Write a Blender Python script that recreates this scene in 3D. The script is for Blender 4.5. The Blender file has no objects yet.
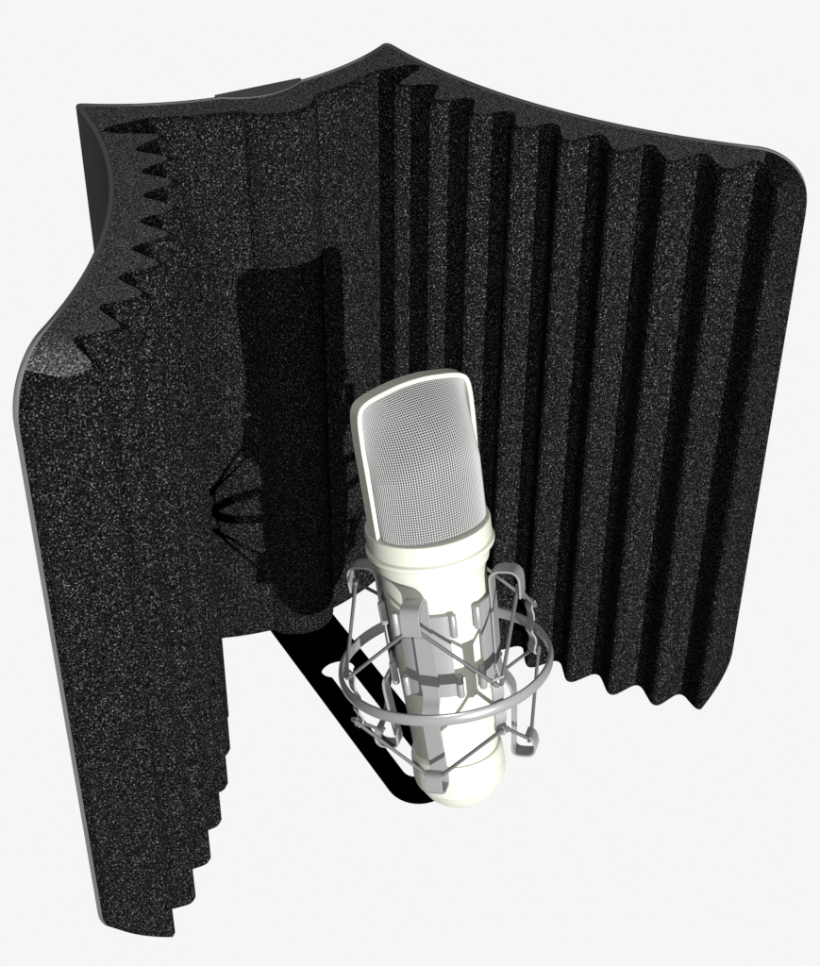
import bpy, math, random
from mathutils import Vector, Matrix

# ------------------------------------------------------------------ camera, world, lamps, exposure
S = 0.32                       # shield height in metres; all plans below are in shield heights
scene = bpy.context.scene
PI = math.pi
YAW, PITCH, ROLL = 0.51805, 0.62789, 0.00569
CAM = Vector((-0.91741, -2.15356, 0.90843))
fwd = Vector((math.sin(YAW)*math.cos(PITCH), math.cos(YAW)*math.cos(PITCH), -math.sin(PITCH)))
rgt = Vector((math.cos(YAW), -math.sin(YAW), 0))
upv = rgt.cross(fwd)
r2 = rgt*math.cos(ROLL) + upv*math.sin(ROLL)
u2 = -rgt*math.sin(ROLL) + upv*math.cos(ROLL)
cd = bpy.data.cameras.new('camera')
cd.sensor_fit = 'VERTICAL'; cd.sensor_height = 24; cd.sensor_width = 24*820/966
cd.lens = 1578.81/966*24
cd.clip_start = 0.01; cd.clip_end = 100
cam = bpy.data.objects.new('camera', cd)
scene.collection.objects.link(cam)
M = Matrix((( r2.x, u2.x, -fwd.x), (r2.y, u2.y, -fwd.y), (r2.z, u2.z, -fwd.z))).to_4x4()
M.translation = CAM*S
cam.matrix_world = M
scene.camera = cam

world = bpy.data.worlds.new('World'); scene.world = world; world.use_nodes = True
nt = world.node_tree; nt.nodes.clear()
# world shaped for lighting: white along the view, dimmed elsewhere to shade the microphone
tc = nt.nodes.new('ShaderNodeTexCoord')
dot = nt.nodes.new('ShaderNodeVectorMath'); dot.operation = 'DOT_PRODUCT'
dot.inputs[1].default_value = Vector((0.40, 0.72, -0.57)).normalized()
nrm = nt.nodes.new('ShaderNodeVectorMath'); nrm.operation = 'NORMALIZE'
mr = nt.nodes.new('ShaderNodeMapRange'); mr.interpolation_type = 'SMOOTHSTEP'
mr.inputs['From Min'].default_value = 0.68; mr.inputs['From Max'].default_value = 0.84
mix = nt.nodes.new('ShaderNodeMix'); mix.data_type = 'RGBA'
mix.inputs[6].default_value = (0.03, 0.03, 0.03, 1)
mix.inputs[7].default_value = (0.920, 0.920, 0.920, 1)
bg = nt.nodes.new('ShaderNodeBackground'); wo = nt.nodes.new('ShaderNodeOutputWorld')
nt.links.new(tc.outputs['Generated'], nrm.inputs[0]); nt.links.new(nrm.outputs[0], dot.inputs[0])
nt.links.new(dot.outputs['Value'], mr.inputs['Value']); nt.links.new(mr.outputs[0], mix.inputs[0])
nt.links.new(mix.outputs[2], bg.inputs[0]); nt.links.new(bg.outputs[0], wo.inputs[0])

def lamp(name, loc, target, size, watts, col=(1, 1, 1)):
    l = bpy.data.lights.new(name, 'AREA'); l.shape = 'DISK'; l.size = size; l.energy = watts; l.color = col
    o = bpy.data.objects.new(name, l); scene.collection.objects.link(o)
    o.location = loc
    o.rotation_euler = (Vector(target)-Vector(loc)).to_track_quat('-Z', 'Y').to_euler()
    return o
MIC = Vector((0, -0.6547, -0.6967))
KEY_D, FILL_D = 15.0, 6.0
key = lamp('key_lamp', (MIC+Vector((-0.45, -KEY_D, 0.28)))*S, MIC*S, 0.045, 2.05*PI*PI*(KEY_D*S)**2)
fdir = (CAM-MIC).normalized()
fill = lamp('fill_lamp', (MIC+fdir*FILL_D+Vector((-0.15, 0, 0.25)))*S, MIC*S, 0.03, 0.72*PI*PI*(FILL_D*S)**2)

scene.render.engine = 'CYCLES'
scene.view_settings.view_transform = 'Standard'; scene.view_settings.look = 'None'
scene.view_settings.exposure = 0; scene.view_settings.gamma = 1

# ------------------------------------------------------------------ materials
def mat(name, col, rough=0.6, metal=0.0, spec=0.5):
    m = bpy.data.materials.new(name); m.use_nodes = True
    b = m.node_tree.nodes['Principled BSDF']
    b.inputs['Base Color'].default_value = (*col, 1); b.inputs['Roughness'].default_value = rough
    b.inputs['Metallic'].default_value = metal; b.inputs['Specular IOR Level'].default_value = spec
    return m
def speckle(m, scale, stops, bump=0.0, bscale=None, blotch=0.0):
    n = m.node_tree; b = n.nodes['Principled BSDF']
    tc = n.nodes.new('ShaderNodeTexCoord')
    no = n.nodes.new('ShaderNodeTexNoise'); no.inputs['Scale'].default_value = scale
    no.inputs['Detail'].default_value = 2.5; no.inputs['Roughness'].default_value = 0.75
    rp = n.nodes.new('ShaderNodeValToRGB')
    while len(rp.color_ramp.elements) < len(stops): rp.color_ramp.elements.new(0.5)
    for e, (p, v) in zip(rp.color_ramp.elements, stops):
        e.position = p; e.color = (v, v, v, 1)
    n.links.new(tc.outputs['Object'], no.inputs['Vector']); n.links.new(no.outputs['Fac'], rp.inputs[0])
    n.links.new(rp.outputs[0], b.inputs['Base Color'])
    if bump:
        n2 = n.nodes.new('ShaderNodeTexNoise'); n2.inputs['Scale'].default_value = bscale or scale
        n2.inputs['Detail'].default_value = 2
        bp = n.nodes.new('ShaderNodeBump'); bp.inputs['Strength'].default_value = bump; bp.inputs['Distance'].default_value = 0.0006
        n.links.new(tc.outputs['Object'], n2.inputs['Vector']); n.links.new(n2.outputs['Fac'], bp.inputs['Height'])
        n.links.new(bp.outputs[0], b.inputs['Normal'])
    return m
FOAM = speckle(mat('charcoal_foam', (0.02,)*3, 1.0, 0, 0.0), 1300,
               [(0.43, 0.0016), (0.525, 0.0066), (0.60, 0.017), (0.69, 0.165)], 0.5, 1400)
FOAMTOP = speckle(mat('foam_lit_top', (0.14,)*3, 1.0, 0, 0.0), 1250,
                  [(0.40, 0.010), (0.50, 0.058), (0.60, 0.15), (0.69, 0.42)], 0.3, 1400)  # same foam, with the lit tone of its top put into a paler colour
SHELL = mat('dark_grey_shell', (0.115,)*3, 0.8, 0, 0.0)
BLOCK = mat('dark_grey_block', (0.115,)*3, 0.8, 0, 0.0)
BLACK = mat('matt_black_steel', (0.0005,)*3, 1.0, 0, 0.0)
CREAM = mat('satin_cream_enamel', (0.53, 0.53, 0.46), 0.40, 0, 0.25)
STEEL = mat('satin_grey_steel', (0.27, 0.27, 0.27), 0.32, 0.2, 0.5)
STEELD = mat('darker_grey_steel', (0.20, 0.20, 0.21), 0.40, 0.25, 0.5)
CORD = mat('grey_elastic', (0.11, 0.11, 0.11), 0.55, 0, 0.4)
WIRE = mat('bright_mesh_wire', (0.31, 0.31, 0.305), 0.4, 0.0, 0.5)
CORE = mat('dark_grille_backing', (0.008, 0.008, 0.008), 0.9, 0, 0.1)  # dark sheet added behind the wires so the grille holes look dark

# ------------------------------------------------------------------ mesh helpers
BASE = {}
def root(name, loc, label, cat, rot=(0, 0, 0)):
    o = bpy.data.objects.new(name, None); scene.collection.objects.link(o)
    o.empty_display_size = 0.05
    o.location = Vector(loc)*S; o.rotation_euler = rot
    o['label'] = label; o['category'] = cat; o['kind'] = 'thing'
    return o
def part(name, V, F, mats, parent, origin=(0, 0, 0), smooth=False, fm=None, angle=35, label=None):
    """one mesh; V in shield heights in the parent's frame (origin = what to subtract)"""
    me = bpy.data.meshes.new(name)
    og = Vector(origin)
    me.from_pydata([(Vector(v)-og)*S for v in V], [], F)
    if not isinstance(mats, (list, tuple)): mats = [mats]
    for m in mats: me.materials.append(m)
    if fm: 
        for p, i in zip(me.polygons, fm): p.material_index = i
    import bmesh
    bm = bmesh.new(); bm.from_mesh(me); bmesh.ops.recalc_face_normals(bm, faces=bm.faces[:]); bm.to_mesh(me); bm.free()
    o = bpy.data.objects.new(name, me); scene.collection.objects.link(o); o.parent = parent
    if smooth:
        me.shade_smooth()
        me.set_sharp_from_angle(angle=math.radians(angle))
    if label: o['label'] = label
    return o
class MB:
    def __init__(s): s.V = []; s.F = []; s.M = []
    def add(s, V, F, m=0):
        b = len(s.V); s.V += [tuple(v) for v in V]; s.F += [tuple(i+b for i in f) for f in F]; s.M += [m]*len(F)
    def tube(s, pts, r, n=8, closed=False, m=0, cap=True):
        pts = [Vector(p) for p in pts]; N = len(pts); V = []
        prev = None
        for i, p in enumerate(pts):
            a = pts[(i-1) % N] if closed or i > 0 else p; b = pts[(i+1) % N] if closed or i < N-1 else p
            t = (b-a).normalized()
            if prev is None: u = t.orthogonal().normalized()
            else: u = (prev - t*prev.dot(t)).normalized()
            prev = u; w = t.cross(u)
            rr = r[i] if isinstance(r, (list, tuple)) else r
            V += [p+(u*math.cos(2*PI*k/n)+w*math.sin(2*PI*k/n))*rr for k in range(n)]
        F = []
        for i in range(N if closed else N-1):
            j = (i+1) % N
            F += [(i*n+k, i*n+(k+1) % n, j*n+(k+1) % n, j*n+k) for k in range(n)]
        if cap and not closed:
            F += [tuple(range(n))[::-1], tuple(range((N-1)*n, N*n))]
        s.add(V, F, m)
    def lathe(s, prof, n=96, m=0, capa=True, capb=True):
        V = []; F = []
        for r, z in prof: V += [(r*math.sin(2*PI*k/n), -r*math.cos(2*PI*k/n), z) for k in range(n)]
        for i in range(len(prof)-1):
            F += [(i*n+k, i*n+(k+1) % n, (i+1)*n+(k+1) % n, (i+1)*n+k) for k in range(n)]
        if capa: F.append(tuple(range(n))[::-1])
        if capb: F.append(tuple(range((len(prof)-1)*n, len(prof)*n)))
        s.add(V, F, m)
    def ribbon(s, pts, nrm, wdir, width, thick, m=0, bev=0.18):
        """flat strap along pts; nrm[i] = thickness direction, wdir = width direction; chamfered section"""
        pts = [Vector(p) for p in pts]; V = []; N = len(pts); wd = Vector(wdir)
        b = thick*bev
        sec = [(-.5*width+b, -.5*thick), (.5*width-b, -.5*thick), (.5*width, -.5*thick+b), (.5*width, .5*thick-b),
               (.5*width-b, .5*thick), (-.5*width+b, .5*thick), (-.5*width, .5*thick-b), (-.5*width, -.5*thick+b)]
        n = len(sec)
        for p, q in zip(pts, nrm): V += [p+wd*a+Vector(q)*c for a, c in sec]
        F = []
        for i in range(N-1): F += [(i*n+k, i*n+(k+1) % n, (i+1)*n+(k+1) % n, (i+1)*n+k) for k in range(n)]
        F += [tuple(range(n))[::-1], tuple(range((N-1)*n, N*n))]
        s.add(V, F, m)
def catmull(P, sub=6):
    P = [Vector(p) for p in P]; out = []
    for i in range(len(P)-1):
        p0 = P[max(i-1, 0)]; p1 = P[i]; p2 = P[i+1]; p3 = P[min(i+2, len(P)-1)]
        for k in range(sub):
            t = k/sub
            out.append(0.5*((2*p1)+(p2-p0)*t+(2*p0-5*p1+4*p2-p3)*t*t+(3*p1-p0-3*p2+p3)*t**3))
    out.append(P[-1]); return out

# ------------------------------------------------------------------ isolation shield
a_, ya_, b_, sS, sB = 0.57628, -0.65814, 0.26229, 0.08026, 0.0875
TC, TV, U0, DU = 0.0968, 0.0514, 0.15658, 0.0931
def arcpt(P, Q, s, n, t):
    P = Vector(P); Q = Vector(Q); n = Vector(n); c = (Q-P).length; R = (c*c/4+s*s)/(2*s)
    m = (P+Q)/2; cen = m-n*(R-s); th = math.asin(c/2/R); an = (2*t-1)*th; e = (Q-P)/c
    N = n*math.cos(an)+e*math.sin(an)
    return cen+N*R, N
def side(u, sg):
    P = Vector((b_, 0)); Q = Vector((a_, ya_)); e = (Q-P).normalized(); n = Vector((e.y, -e.x))
    if n.x > 0: n = -n
    X, N = arcpt(P, Q, sS, n, u)
    return Vector((X.x*sg, X.y)), Vector((N.x*sg, N.y))
def back(x): return arcpt((-b_, 0), (b_, 0), sB, (0, -1), (x+b_)/(2*b_))
SIDELEN = 0.753; RC = 0.078; TH = 0.008
def zt(d): return 0.0 if d >= RC else -(RC-math.sqrt(max(0, RC*RC-(RC-d)**2)))
shield = root('isolation_shield', (0, -0.1, -1.0),
              'black three-sided microphone isolation shield lined with wedge foam, standing around the cream microphone', 'acoustic shield')
SO = (0, -0.1, -1.0)
# outer path of the shell with the distance to the nearest free end
path = []
NS = 70
us = [1-(1-math.cos(PI/2*min(1, k/16)))*RC/SIDELEN for k in range(17)]
us += [us[-1]*(1-k/NS) for k in range(1, NS+1)]
left = [(side(u, -1)[0], (1-u)*SIDELEN) for u in us]
mid = [(back(-b_+2*b_*k/50)[0], 9) for k in range(1, 50)]
right = [(side(u, 1)[0], (1-u)*SIDELEN) for u in us[::-1]]
raw = left+mid+right
def soften(raw, idx, rad):
    c = raw[idx][0]
    i0 = idx
    while (raw[i0][0]-c).length < rad: i0 -= 1
    i1 = idx
    while (raw[i1][0]-c).length < rad: i1 += 1
    A, B = raw[i0][0], raw[i1][0]
    new = [(A*(1-t)**2+c*2*t*(1-t)+B*t*t, 9) for t in [k/8 for k in range(1, 8)]]
    return raw[:i0+1]+new+raw[i1:]
raw = soften(raw, len(left)+len(mid), 0.022)
raw = soften(raw, len(left)-1, 0.012)
def offset(raw, t):
    out = []
    for i, (p, d) in enumerate(raw):
        q0 = raw[max(i-1, 0)][0]; q1 = raw[min(i+1, len(raw)-1)][0]
        T = (q1-q0).normalized(); out.append(p+Vector((T.y, -T.x))*t)     # inward
    return out
inner = offset(raw, TH)
V = []; F = []
for (p, d), q in zip(raw, inner):
    z = zt(d)
    e = 0.0022
    V += [(p.x, p.y, z-e), (p.x+(q.x-p.x)*.25, p.y+(q.y-p.y)*.25, z), (p.x+(q.x-p.x)*.75, p.y+(q.y-p.y)*.75, z), (q.x, q.y, z-e),
          (q.x, q.y, -1-z+e), (p.x+(q.x-p.x)*.75, p.y+(q.y-p.y)*.75, -1-z), (p.x+(q.x-p.x)*.25, p.y+(q.y-p.y)*.25, -1-z), (p.x, p.y, -1-z+e)]
n = 8
for i in range(len(raw)-1): F += [(i*n+k, i*n+(k+1) % n, (i+1)*n+(k+1) % n, (i+1)*n+k) for k in range(n)]
F += [tuple(range(n)), tuple(range((len(raw)-1)*n, len(raw)*n))[::-1]]
part('shell', V, F, SHELL, shield, SO, True, angle=40)

def foam_strip(cols, name, label):
    """cols: (inner point, front point, z top) ; the front edge is eased at the top and the bottom"""
    V = []; F = []; M = []
    rows_t = [(-0.0, 0.013), (-0.0028, 0.0045), (-0.010, 0.0)]
    rows_b = [(0.013, 0.0), (0.004, 0.004), (0.0, 0.013)]
    for (A, B, z) in cols:
        d = (A-B); L = d.length; d = d/max(L, 1e-6)
        zz = z-0.002
        col = [(A.x, A.y, zz)]
        for dz, o in rows_t: o = min(o, L*.5); col.append((B.x+d.x*o, B.y+d.y*o, zz+dz))
        for dz, o in rows_b: o = min(o, L*.5); col.append((B.x+d.x*o, B.y+d.y*o, -1-z+dz))
        col.append((A.x, A.y, -1-z))
        V += col
    n = 8
    for i in range(len(cols)-1):
        for k in range(n):
            F.append((i*n+k, i*n+(k+1) % n, (i+1)*n+(k+1) % n, (i+1)*n+k)); M.append(1 if k == 0 and cols[i+1][2] > (-0.020 if cols[i][0].x < 0 else -0.0015) else 0)
    F += [tuple(range(n)), tuple(range((len(cols)-1)*n, len(cols)*n))[::-1]]; M += [0, 0]
    return part(name, V, F, [FOAM, FOAMTOP], shield, SO, False, M, label=label)
def wedge_t(u):
    ph = (u-U0)/DU
    if ph >= 8.5:                      # last slope runs out to the shell edge
        k = (u-(U0+8.5*DU))/(1-(U0+8.5*DU))
        return TC*(1-k)+0.020*k if k > 0.0 else TC
    f = ph-math.floor(ph); tri = 1-abs(2*f-1)
    # ease the crest and valley
    e, c = 0.29, 0.32
    if tri > 1-e: tri = 1-e/2-(1-tri)**2/(2*e)
    elif tri < c: tri = c/2+tri**2/(2*c)
    if ph < 0.5: return 0.016+(TC-0.016)*tri/(1-e/2)
    return TV-0.003+(TC-TV+0.003)*tri/(1-e/2)
for sg, lab in ((-1, 'left wing foam seen edge-on, stepped wedges along its bottom'), (1, 'right wing foam facing the camera with eight upright wedges')):
    cols = []
    N = 8*16
    ul = [U0+8.5*DU*k/(8.5*16) for k in range(int(8.5*16)+1)]
    last = U0+8.5*DU
    ul += [last+(1-last)*math.sin(PI/2*k/14) for k in range(1, 15)]
    for u in ul:
        X, Nn = side(u, sg); d = (1-u)*SIDELEN
        t = wedge_t(u)
        if u > last: 
            X2 = X
        cols.append((X+Nn*(TH-0.001), X+Nn*t, zt(max(d, 0.0))))
    foam_strip(cols, 'wedge_foam', lab)
# middle foam: thick sheet with a rounded bulge down its centre, filling both corners
TB = 0.070
def backfront(x):
    X, N = back(x); y = X.y-TB+0.0
    return y
cols = []
xe = 0.182
poly_front = []
XS = [-xe+(xe-0.062)*k/16 for k in range(17)]
for x in XS: poly_front.append(Vector((x, backfront(x))))
yb0 = backfront(0.062)
for k in range(0, 25):
    an = PI*k/24
    x = -0.058*math.cos(an); y = backfront(x)-0.005*max(0.0, min(1.0, (x+0.03)/0.06))-0.032*math.sin(an)**1.25
    poly_front.append(Vector((x, y)))
for x in [-q for q in XS[::-1]]: poly_front.append(Vector((x, backfront(x))))
# matching back points along the shell
for q in poly_front:
    X, N = back(q.x*1.0); cols.append((X+Vector((0, -TH+0.001)), q, 0.0))
# corner fillers as extra columns at each end, turning to the tip of the first valley
def corner_cols(sg):
    out = []
    f0 = Vector((xe*sg, backfront(xe))); X, Nn = side(U0-0.004, sg); tip = X+Nn*0.020
    K = 10
    bpts = []
    for k in range(1, 7): bpts.append(back(sg*(xe+(b_-0.012-xe)*k/6))[0]+Vector((0, -TH)))
    for k in range(1, 7): 
        s2, n2 = side(0.02+(U0-0.004-0.02)*k/6, sg); bpts.append(s2+n2*TH)
    for k, bp in enumerate(bpts):
        t = (k+1)/len(bpts); out.append((bp, f0.lerp(tip, t), 0.0))
    return out
cr = corner_cols(1); cl = corner_cols(-1)
foam_strip(cl[::-1]+cols+cr, 'centre_foam', 'middle foam sheet with a rounded upright bulge, shadowed by the microphone')

# block clamped over the middle of the back edge
V = []; F = []
fr = [(x, -0.088-0.026*(1-(x/0.068)**2)) for x in [-0.070+0.14*k/16 for k in range(17)]]
pl = [(-0.070, -0.077)]+[(x, min(y, -0.0865)) for x, y in fr]+[(0.070, -0.077)]
n = len(pl)
V = [(x, y, 0.0006) for x, y in pl]+[(x, y, -0.12) for x, y in pl]
F = [tuple(range(n)), tuple(range(n, 2*n))[::-1]]+[(k, (k+1) % n, n+(k+1) % n, n+k) for k in range(n)]
part('clamp_block', V, F, BLOCK, shield, SO)

# slotted black mounting plate under the shield
def rr_end(w, y0, y1, n=20, flip=1):
    """outline of the tongue: straight sides, rounded far end"""
    R = w*0.95; pts = [(-w, y0)]
    for k in range(n+1):
        an = PI+PI*k/n; c = math.cos(an); s_ = math.sin(an)
        x = w*(abs(c)**0.9)*(1 if c > 0 else -1); pts.append((x, y1+R+R*s_))
    pts.append((w, y0)); return pts
out = rr_end(0.0585, -0.06, -0.640)
slot = []
for k in range(25):                                    # keyhole head
    an = math.radians(-48)+math.radians(276)*k/24
    slot.append((0.031*math.cos(an), -0.290+0.0235*math.sin(an)))
sl = []
for k in range(13):
    an = PI+PI*k/12; sl.append((0.0215*math.cos(an), -0.566+0.0215*math.sin(an)))
hole = slot+sl
import bmesh
bm = bmesh.new()
def loop(pts, z):
    vs = [bm.verts.new((x, y, z)) for x, y in pts]
    return [bm.edges.new((vs[i], vs[(i+1) % len(vs)])) for i in range(len(vs))]
eds = loop(out, 0)+loop(hole, 0)
res = bmesh.ops.triangle_fill(bm, use_beauty=True, use_dissolve=False, edges=eds)
ext = bmesh.ops.extrude_face_region(bm, geom=bm.faces[:])
for v in [g for g in ext['geom'] if isinstance(g, bmesh.types.BMVert)]: v.co.z -= 0.009
bm.verts.index_update()
V = [(v.co.x, v.co.y, v.co.z-1.0015) for v in bm.verts]; F = [tuple(v.index for v in f.verts) for f in bm.faces]; bm.free()
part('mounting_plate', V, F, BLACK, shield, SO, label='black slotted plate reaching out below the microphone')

# ------------------------------------------------------------------ microphone (local frame: z along the body, -y to the front)
TX, TY = 0.2399, -0.0132
rot = (-math.atan(TX), math.atan(TY), 0)
R3 = Matrix.Rotation(rot[1], 3, 'Y') @ Matrix.Rotation(rot[0], 3, 'X')
S0 = -0.270                      # body station of the empty (foot of the microphone)
axis = R3 @ Vector((0, 0, 1))
mic = root('studio_microphone', MIC+axis*S0, 'cream studio microphone with a bright wire mesh head, leaning back in the grey cage', 'microphone', rot)
MO = (0, 0, S0)
m = MB()
m.lathe([(0.0640, -0.150), (0.0650, -0.14), (0.0715, 0.00), (0.0765, 0.12), (0.0785, 0.168), (0.0800, 0.171), (0.0835, 0.176), (0.0845, 0.181),
         (0.0845, 0.197), (0.083, 0.1985)], 128)
part('body', m.V, m.F, CREAM, mic, MO, True, angle=30)
m = MB()
m.lathe([(0.0835, 0.1985), (0.0925, 0.199), (0.0940, 0.2005), (0.0943, 0.204), (0.0935, 0.2065), (0.0905, 0.2085), (0.0895, 0.2095), (0.0895, 0.2105), (0.0912, 0.2120),
         (0.0912, 0.2355), (0.0905, 0.2375), (0.0895, 0.2382), (0.060, 0.2382)], 128)
part('collar', m.V, m.F, CREAM, mic, MO, True, angle=30)
m = MB()
m.lathe([(0.004, -0.2440), (0.020, -0.2432), (0.034, -0.2395), (0.046, -0.2330), (0.056, -0.2230), (0.0630, -0.2110), (0.0672, -0.2035), (0.0690, -0.2010), (0.0683, -0.1998),
         (0.0700, -0.1985), (0.0715, -0.190), (0.0715, -0.1765), (0.0706, -0.1755), (0.0715, -0.1745), (0.0712, -0.163), (0.0705, -0.154), (0.0690, -0.1475), (0.0672, -0.1455), (0.0620, -0.1450)], 128)
part('base_cap', m.V, m.F, CREAM, mic, MO, True, angle=30)
# head frame
half = catmull([(0.0880, 0.2375), (0.0893, 0.29), (0.0905, 0.34), (0.0915, 0.375), (0.0914, 0.405), (0.0905, 0.4210), (0.0878, 0.4330), (0.0810, 0.4420), (0.066, 0.4485),
                (0.040, 0.4535), (0.020, 0.4562), (0.0, 0.4570)], 6) if False else None
def c2(P, sub=6):
    Q = catmull([(x, y, 0) for x, y in P], sub); return [(q.x, q.y) for q in Q]
half = c2([(0.0880, 0.2375), (0.0893, 0.29), (0.0905, 0.34), (0.0915, 0.375), (0.0914, 0.405), (0.0905, 0.4210), (0.0878, 0.4330), (0.0810, 0.4420), (0.066, 0.4485),
           (0.040, 0.4535), (0.020, 0.4562), (0.0, 0.4570)])
full = half+[(-x, y) for x, y in half[-2::-1]]
FT, FD = 0.0068, 0.0125
V = []; F = []
for i, (x, y) in enumerate(full):
    p0 = Vector(full[max(i-1, 0)]); p1 = Vector(full[min(i+1, len(full)-1)]); T = (p1-p0).normalized(); Nn = Vector((-T.y, T.x))
    if i == 0: Nn = Vector((-1, 0))
    if i == len(full)-1: Nn = Vector((1, 0))
    o = Vector((x, y)); c = 0.0012
    for dn, dy in ((0, -FD+c), (c, -FD), (FT-c, -FD), (FT, -FD+c), (FT, FD-c), (FT-c, FD), (c, FD), (0, FD-c)):
        q = o+Nn*dn; V.append((q.x, dy, q.y))
n = 8
for i in range(len(full)-1): F += [(i*n+k, i*n+(k+1) % n, (i+1)*n+(k+1) % n, (i+1)*n+k) for k in range(n)]
F += [tuple(range(n)), tuple(range((len(full)-1)*n, len(full)*n))[::-1]]
part('head_frame', V, F, CREAM, mic, MO, True, angle=40)
# grille: woven wires over a bowed face, front and back
inn = []
for i, (x, y) in enumerate(half):
    p0 = Vector(half[max(i-1, 0)]); p1 = Vector(half[min(i+1, len(half)-1)]); T = (p1-p0).normalized() if i < len(half)-1 else Vector((-1, 0))
    q = Vector((x, y))+Vector((-T.y, T.x))*(FT-0.0005); inn.append((q.x, q.y))
def w_at(s):                                   # inner half width at height s
    for (x0, y0), (x1, y1) in zip(inn, inn[1:]):
        if y0 <= s <= y1 and y1 > y0: return x0+(x1-x0)*(s-y0)/(y1-y0)
    return 0.0
def top_at(x):
    x = abs(x)
    best = inn[-1][1]
    for (x0, y0), (x1, y1) in zip(inn[30:], inn[31:]):
        if x1 <= x <= x0 and x0 > x1: return y0+(y1-y0)*(x-x0)/(x1-x0)
    return best if x < 0.03 else inn[30][1]
SB, DEP = 0.2385, 0.0785
def face(a, v, sgn, inset=0.0):
    """a in [-90, 90] degrees round the bow, v in [0, 1] up the face"""
    W = 0.0835
    x = W*math.sin(a)
    s = SB+(top_at(x)-SB)*v
    v0 = 0.45
    g = 1.0 if v < v0 else 1-0.96*((v-v0)/(1-v0))**2.6
    xx = max(-w_at(s) if w_at(s) > 0.02 else -1, min(w_at(s) if w_at(s) > 0.02 else 1, x))
    d = 0.004+(DEP-0.004)*math.cos(a)**(0.9+0.9*max(0.0, (v-0.45)/0.55))*g if math.cos(a) > 0 else 0.004
    d = max(0.002, d-inset)
    return Vector((xx*(1-inset*2), -sgn*d, s))
vs_ = []
K = 60
for k in range(K+1):                           # rows evenly spaced along the bowed profile
    vs_.append(k/K)
# arc-length spacing
def prof(v): return face(0, v, 1)
L = [0.0]; NN = 400
for i in range(1, NN+1): L.append(L[-1]+(prof(i/NN)-prof((i-1)/NN)).length)
def v_of(l):
    for i in range(1, NN+1):
        if L[i] >= l: return (i-1+(l-L[i-1])/max(1e-9, L[i]-L[i-1]))/NN
    return 1.0
PITCH_W = 0.0037; RW = 0.00084
for sgn, nm in ((1, 'front_grille'), (-1, 'rear_grille')):
    m = MB()
    nr = int(L[-1]/PITCH_W); nc = int(0.0835*PI*0.98/PITCH_W)
    if sgn < 0: nr //= 2; nc //= 2
    for i in range(nr+1):
        v = v_of(L[-1]*(i+0.3)/(nr+0.6))
        if v > 0.995: continue
        pts = [face(-PI/2+PI*k/72, v, sgn) for k in range(73)]
        m.tube(pts, RW, 5, cap=False)
    for j in range(nc+1):
        a = -PI/2*0.985+PI*0.985*j/nc
        pts = [face(a, v_of(L[-1]*k/60), sgn, -0.0006) for k in range(61)]
        m.tube(pts, RW, 5, cap=False)
    part(nm, m.V, m.F, WIRE, mic, MO, True, angle=80)
    if sgn > 0:
        V = []; F = []
        for sg in (1, -1):
            b0 = len(V)
            for i in range(31):
                for k in range(41): V.append(face(-PI/2+PI*k/40, i/31, sg, 0.007))
            for i in range(30):
                for k in range(40): F.append((b0+i*41+k, b0+i*41+k+1, b0+(i+1)*41+k+1, b0+(i+1)*41+k))
        part('dark_backing', V, F, CORE, mic, MO, True, angle=80)

# ------------------------------------------------------------------ shock mount cage round the microphone
cage = root('shock_mount', MIC+axis*(-0.155), 'grey spider shock mount, one hoop with hooked straps and cords clasping the microphone', 'microphone mount', rot)
CO = (0, 0, -0.155)
m = MB()
pr = [(0.1545, -0.0075), (0.1560, -0.0088), (0.1590, -0.0088), (0.1608, -0.0065), (0.1618, 0.0), (0.1608, 0.0065), (0.1590, 0.0088), (0.1560, 0.0088), (0.1545, 0.0075), (0.1545, -0.0075)]
m.lathe(pr, 160, capa=False, capb=False)
part('hoop', m.V, m.F, STEEL, cage, CO, True, angle=50)
def dirs(az):
    a = math.radians(az); return Vector((math.sin(a), -math.cos(a), 0)), Vector((math.cos(a), math.sin(a), 0))
def strap(m, prof, az, width, thick, sub=5, mt=0):
    h, w = dirs(az); P = catmull([(r, s, 0) for r, s in prof], sub)
    pts = []; nn = []
    for i, p in enumerate(P):
        T = (P[min(i+1, len(P)-1)]-P[max(i-1, 0)]).normalized()
        pts.append(h*p.x+Vector((0, 0, p.y))); nn.append(h*(-T.y)+Vector((0, 0, T.x)))
    m.ribbon(pts, nn, w, width, thick, mt)
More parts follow.
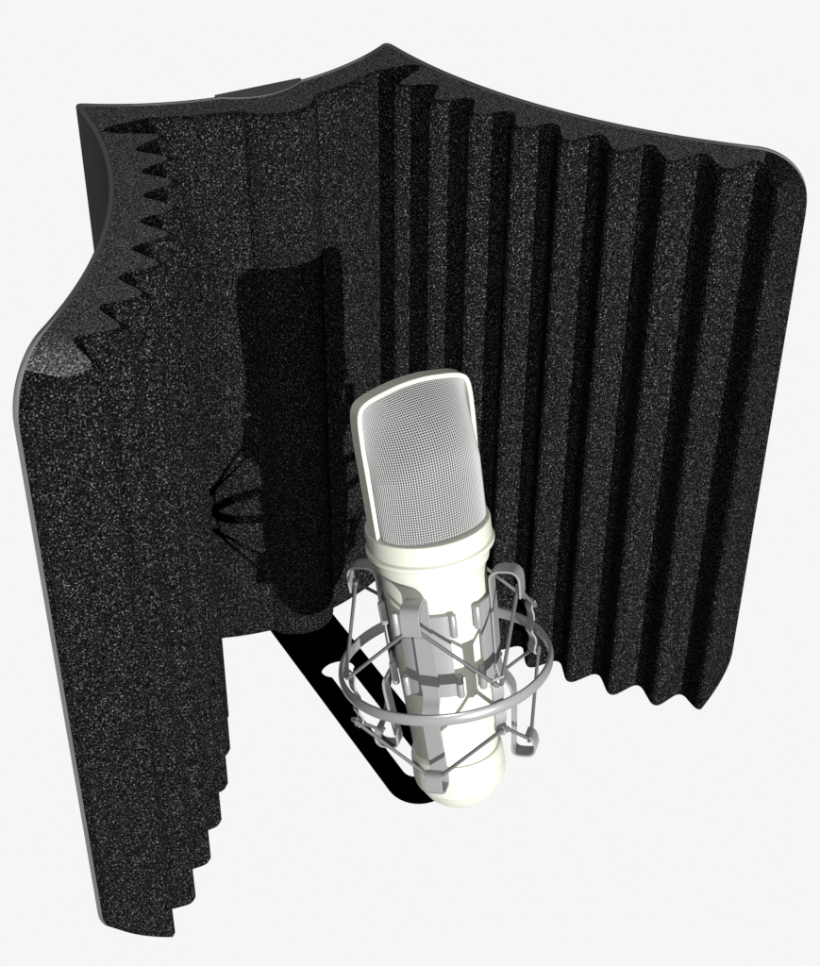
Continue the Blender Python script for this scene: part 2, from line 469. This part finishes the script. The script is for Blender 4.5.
for az in (-45, 45, 135, -135):
    h, w = dirs(az)
    # curved clamp plate with rolled grips at its corners
    m = MB(); V = []; F = []; n = 20
    rr = lambda s: 0.0725+(0.0775-0.0725)*(s+0.012)/0.135+0.0035
    for i in range(n+1):
        a = math.radians(az-27+54*i/n)
        for (dr, s) in ((0.0, -0.013), (0.0, 0.123), (0.0028, 0.123), (0.0028, -0.013)):
            r = rr(s)+dr; V.append((r*math.sin(a), -r*math.cos(a), s))
    for i in range(n): F += [(i*4+k, i*4+(k+1) % 4, (i+1)*4+(k+1) % 4, (i+1)*4+k) for k in range(4)]
    F += [(0, 1, 2, 3), (n*4+3, n*4+2, n*4+1, n*4)]
    cp = part('clamp_plate', V, F, STEEL, cage, CO, True, angle=40)
    for da in (-31, 31):
        for s0, s1 in ((0.087, 0.124), (-0.016, 0.021)):
            a = math.radians(az+da); m = MB()
            p = []
            for s in (s0, s1):
                r = rr(s)+0.0028; p.append(Vector((r*math.sin(a), -r*math.cos(a), s)))
            d = p[1]-p[0]
            m.tube([p[0], p[0]+d*.04, p[0]+d*.96, p[1]], [0.0048, 0.0056, 0.0056, 0.0048], 16)
            # short web to the plate
            a2 = math.radians(az+da*0.80); q = []
            for s in (s0+0.002, s1-0.002):
                r = rr(s)+0.0016; q.append(Vector((r*math.sin(a2), -r*math.cos(a2), s)))
            pp = [p[0]+d*.05, p[0]+d*.95]
            hh = Vector((math.sin(a), -math.cos(a), 0))*0.0012
            m.add([pp[0]-hh, pp[1]-hh, q[1]-hh, q[0]-hh, pp[0]+hh, pp[1]+hh, q[1]+hh, q[0]+hh],
                  [(0, 1, 2, 3), (7, 6, 5, 4), (0, 4, 5, 1), (1, 5, 6, 2), (2, 6, 7, 3), (3, 7, 4, 0)])
            pin = part('grip_pin', m.V, m.F, STEEL, cp, CO, True, angle=40)
    m = MB()
    strap(m, [(0.0815, -0.002), (0.0835, 0.05), (0.0855, 0.11), (0.086, 0.140), (0.0875, 0.153), (0.0955, 0.1605), (0.110, 0.1625), (0.1225, 0.1605), (0.1290, 0.1520), (0.1300, 0.138), (0.1290, 0.120)], az, 0.028, 0.0032)
    part('upper_hook', m.V, m.F, STEEL, cage, CO, True, angle=40)
    m = MB()
    strap(m, [(0.0815, 0.012), (0.084, -0.010), (0.0945, -0.024), (0.1005, -0.040), (0.0985, -0.075), (0.0935, -0.125), (0.0915, -0.143), (0.0945, -0.1515), (0.107, -0.1535), (0.119, -0.1520), (0.1255, -0.1450), (0.1262, -0.133), (0.1225, -0.1215), (0.113, -0.1175)], az, 0.026, 0.0032)
    m.tube([h*0.0855+Vector((0, 0, 0.018)), h*0.0885+Vector((0, 0, 0.018))], 0.0028, 12)
    part('lower_hook', m.V, m.F, STEEL, cage, CO, True, angle=40)
for az in (0, 90, 180, -90):
    m = MB()
    strap(m, [(0.1600, 0.0475), (0.1545, 0.0455), (0.1525, 0.038), (0.1545, 0.026), (0.1535, 0.014), (0.1495, 0.004), (0.1490, -0.004), (0.1530, -0.014), (0.1535, -0.024), (0.1495, -0.034), (0.1515, -0.042), (0.1580, -0.0455)], az, 0.0185, 0.0030)
    h, w = dirs(az)
    for sz in (1, -1):
        m.tube([h*0.1565+Vector((0, 0, sz*q)) for q in (0.0335, 0.035, 0.038, 0.044, 0.047, 0.0485)], [0.001, 0.0030, 0.0042, 0.0042, 0.0030, 0.001], 12)
    part('hoop_clip', m.V, m.F, STEEL, cage, CO, True, angle=40)
for az in (-45, 45, 135, -135):
    h, w = dirs(az)
    for sg in (-1, 1):
        h2, w2 = dirs(az+45*sg)
        for (r0, s0, r1, s1, z) in ((0.1235, 0.128, 0.1585, 0.041, 1), (0.1185, -0.1275, 0.1575, -0.0400, -1)):
            m = MB()
            A = h*r0+Vector((0, 0, s0))+w*0.004*sg; B = h2*r1+Vector((0, 0, s1))-w2*0.006*sg
            d = (B-A).normalized()
            A0 = h*(r0-0.002)+Vector((0, 0, s0+0.004*z))-w*0.006*sg
            m.tube([A0, A, A+(B-A)*0.5, B, B+d*0.007+h2*0.001], [0.0026, 0.0029, 0.0027, 0.0029, 0.0022], 10)
            # crimp round the end of the cord
            m.tube([B-d*0.002, B+d*0.005], [0.0042, 0.0038], 10)
            part('elastic_cord', m.V, m.F, CORD, cage, CO, True, angle=50)
